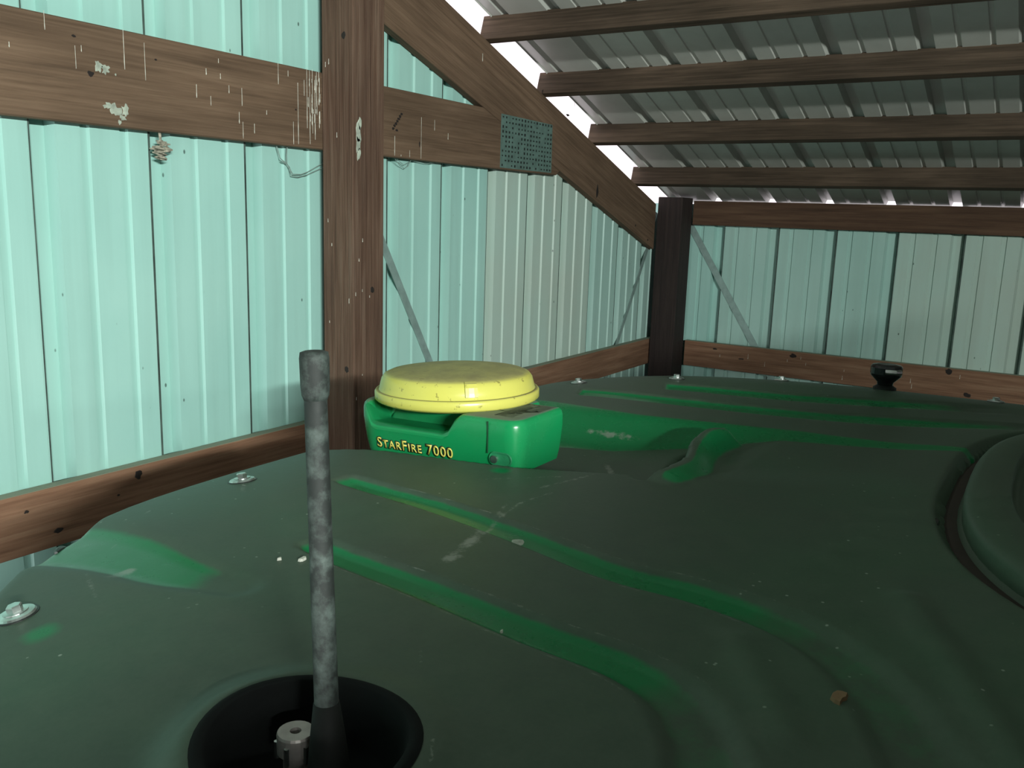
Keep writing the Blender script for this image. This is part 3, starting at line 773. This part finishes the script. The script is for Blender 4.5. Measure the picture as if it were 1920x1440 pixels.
def base_ring(inset):
    P = base_outline(); c = (-.06, -.04); out = []
    M = len(P)
    for i, p in enumerate(P):
        a = P[i-1]; b = P[(i+1) % M]; tx, ty = b[0]-a[0], b[1]-a[1]; l = math.hypot(tx, ty) or 1
        out.append((p[0]-ty/l*inset, p[1]+tx/l*inset))
    return out
def pocket(x, y):
    """hand-hold scoop below the dome on the lettered side"""
    u = (y+.100)/.205          # 0 right end .. 1 left end
    w = sstep(np.array([u/.16]))[0]*sstep(np.array([(1.06-u)/.14]))[0]
    f = sstep(np.array([(-.070-x)/.014]))[0]
    return .034*w*f
rings = []
prof = [(.010, -.092), (.006, -.075), (.003, -.055), (.0, -.030), (.0, -.012), (.002, -.005), (.006, -.001), (.012, .0), (.020, .0), (.030, .0), (.040, .0), (.050, .0), (.060, .0), (.068, .0)]
bm = bmesh.new()
for ins, z in prof:
    ring = []
    for x, y in base_ring(ins):
        pk = pocket(x, y) if z > -.034 else 0
        zz = z - pk*(1 if z > -.02 else .35)
        # rim stays a little proud of the scoop floor
        ring.append(bm.verts.new((x, y, zz+.0)))
    rings.append(ring)
for a, b in zip(rings, rings[1:]):
    for k in range(len(a)): bm.faces.new((a[k], a[(k+1) % len(a)], b[(k+1) % len(a)], b[k]))
bm.faces.new(rings[-1]); bm.faces.new(rings[0][::-1])
rbase = obj('receiver_base', bm, green_plain('receiver_green', .10, uplo=.9, uphi=1.0), rc, smooth=True)
rbase['label'] = 'glossy green base housing'
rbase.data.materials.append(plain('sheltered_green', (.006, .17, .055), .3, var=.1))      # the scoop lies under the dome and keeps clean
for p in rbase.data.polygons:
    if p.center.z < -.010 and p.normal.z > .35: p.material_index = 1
try:
    rbase.data.set_sharp_from_angle(angle=math.radians(40))
except Exception: pass
bm = bmesh.new(); box(bm, (.018, -.10, -.09), (.14, .10, -.020), .008); obj('rear_housing', bm, GREEN, rbase)
# seam near the corner, latch slot with screw
bm = bmesh.new(); tube(bm, [(-.1385, -.160, -.004), (-.1383, -.1595, -.02), (-.1370, -.158, -.058)], .0011, 6); obj('seam', bm, plain('seam_dark', (.004, .05, .018), .6), rbase)
def stadium(bm, cy, cz, hw, hh, x, r, n=10):
    pts = []
    for k in range(2*n):
        a = math.pi*2*k/(2*n); s = 1 if math.cos(a) >= 0 else -1
        pts.append((x, cy+s*(hw-hh)+hh*math.cos(a), cz+hh*math.sin(a)))
    tube(bm, pts+[pts[0]], r, 6); return pts
bm = bmesh.new(); pts = stadium(bm, -.182, -.066, .021, .0105, -.1350, .0018); f = [bm.verts.new((-.1352, p[1], p[2])) for p in pts]; bm.faces.new(f)
slot = obj('latch_slot', bm, plain('slot_green', (.02, .22, .09), .4), rc)
bm = bmesh.new(); tube(bm, [(-.128, -.171, -.067), (-.139, -.171, -.067)], [.007, .0065], 12); obj('screw', bm, STEEL, slot)
# lettering
def lettering(txt, size, off, depth, name, m, parent):
    cu = bpy.data.curves.new(name, 'FONT'); cu.body = txt; cu.size = size; cu.offset = off; cu.extrude = depth; cu.small_caps_scale = .78
    cu.space_character = 1.12; cu.resolution_u = 3
    for i, ch in enumerate(txt):
        if ch.islower(): cu.body_format[i].use_small_caps = True
    to = bpy.data.objects.new('tmp', cu); COL.objects.link(to)
    bpy.context.view_layer.update()
    me = bpy.data.meshes.new_from_object(to.evaluated_get(bpy.context.evaluated_depsgraph_get()))
    bpy.data.objects.remove(to); bpy.data.curves.remove(cu)
    o = link(name, me, m, parent)
    return o
def place_text(o, x, L):
    # reading from +y to -y on the face that looks towards -x
    w = max(v.co.x for v in o.data.vertices)
    k = L/w
    M = Matrix(((0, 0, -1, x), (-k, 0, 0, .084), (0, k*1.0, 0, -.0785), (0, 0, 0, 1)))
    o.data.transform(M); 
lo = lettering('StarFire 7000', .02, .0002, .0, 'lettering', LETTER, rc); place_text(lo, -.1392, .168)
w_main = .168
lb = lettering('StarFire 7000', .02, .0013, .0, 'lettering_outline', plain('letter_black', (.006, .012, .006), .5), lo); place_text(lb, -.1388, .168)
for o in (lo, lb):          # follow the slight batter of the face below
    for v in o.data.vertices: v.co.x += max(0, -.030-v.co.z)*.145
    sm = o.modifiers.new('thickness', 'SOLIDIFY'); sm.thickness = .0006

# ------------------------------------------------------------------ antenna in the foreground well
az = ZC-.452
an = empty('whip_antenna', (.449, .430, az), label='upright black dusty rubber antenna standing in the dark well of the roof', cat='antenna')
def av(t): return Vector((.449+.004*t, .430+.016*t, az+.352*t))
bm = bmesh.new(); tube(bm, [av(t) for t in np.linspace(.08, .93, 16)], [.0094-.0012*t for t in np.linspace(0, 1, 16)], 20)
child_at(an, obj('antenna_sleeve', bm, ANTM, smooth=True))
bm = bmesh.new(); tube(bm, [av(.90), av(.91), av(.93), av(.985), av(.997), av(1.0)], [.0085, .0098, .0104, .0106, .0100, .0070], 20)
child_at(an, obj('antenna_cap', bm, ANTM, smooth=True))
bm = bmesh.new(); tube(bm, [av(0), av(.05), av(.16), av(.24)], [.019, .0175, .0135, .0098], 20)
child_at(an, obj('antenna_foot', bm, plain('foot_rubber', (.008, .009, .008), .7, spec=.25), smooth=True))
cn = empty('cable_connector', (.4495, .4665, az), label='round grey metal cable connector with a centre hole beside the antenna foot', cat='connector')
bm = bmesh.new(); lathe(bm, [(.0055, .0), (.010, .0), (.010, .030), (.0145, .032), (.0148, .047), (.0140, .049), (.0045, .049), (.0040, .040), (.001, .040)], 24, .4495, .4665, az, cap=True)
child_at(cn, obj('connector_shell', bm, plain('worn_metal', (.42, .38, .36), .5, .6)))
bm = bmesh.new()
for k in range(6):
    a = k*math.pi/3+.3; tube(bm, [(.4495+.0146*math.cos(a), .4665+.0146*math.sin(a), az+.028), (.4495+.0146*math.cos(a), .4665+.0146*math.sin(a), az+.042)], .0022, 6)
o = child_at(cn, obj('knurl', bm, STEEL))

# ------------------------------------------------------------------ small things at the far edge and on the roof
lz = zroof(2.375, .355)
mt = empty('work_lamp', (2.375, .355, lz), label='glossy black lamp on a stubby stem at the far edge of the roof', cat='lamp')
bm = bmesh.new()
lathe(bm, [(.018, .010), (.020, .020), (.030, .030), (.036, .036), (.038, .042), (.038, .058), (.035, .063), (.02, .066), (.004, .066)], 28, 2.375, .355, lz)
child_at(mt, obj('lamp_housing', bm, BLACKG, smooth=False))
bm = bmesh.new(); lathe(bm, [(.028, .0005), (.028, .006), (.019, .012)], 24, 2.375, .355, lz); child_at(mt, obj('lamp_foot', bm, BLACK))
bm = bmesh.new(); tube(bm, [(2.338, .352, lz+.051), (2.343, .328, lz+.051), (2.356, .320, lz+.051)], .0065, 10); child_at(mt, obj('lamp_bezel', bm, STEEL))
def flake(x, y, sx, sy, label, m, name='debris_flake', seed=1, cat='debris'):
    bm = bmesh.new(); blob(bm, (x, y, zroof(x, y)), sx, sy, UX, UY, UZ, .003, 9, .4, seed)
    return tag(obj(name, bm, m), label, cat)
flake(.694, .705, .0050, .0035, 'small pale flake lying on the roof left of the antenna, larger of two', DROP, seed=2)
flake(.679, .726, .0035, .0018, 'tiny pale flake on the roof, left neighbour of a larger one', DROP, seed=3)
flake(.907, .547, .012, .008, 'whitish splash of bird dropping on the roof by the long channel', MUD, 'bird_dropping', 4, 'dropping')
flake(.745, .119, .010, .006, 'brown dry leaf scrap on the dark right part of the roof', plain('leaf', (.20, .12, .06), .8), 'leaf_scrap', 5)
flake(.691, .430, .0030, .0010, 'thin straw bit in the near channel', DROP, 'straw_bit', 6)
flake(1.29, .62, .005, .004, 'white crumb in the recess right of the receiver', DROP, seed=8)
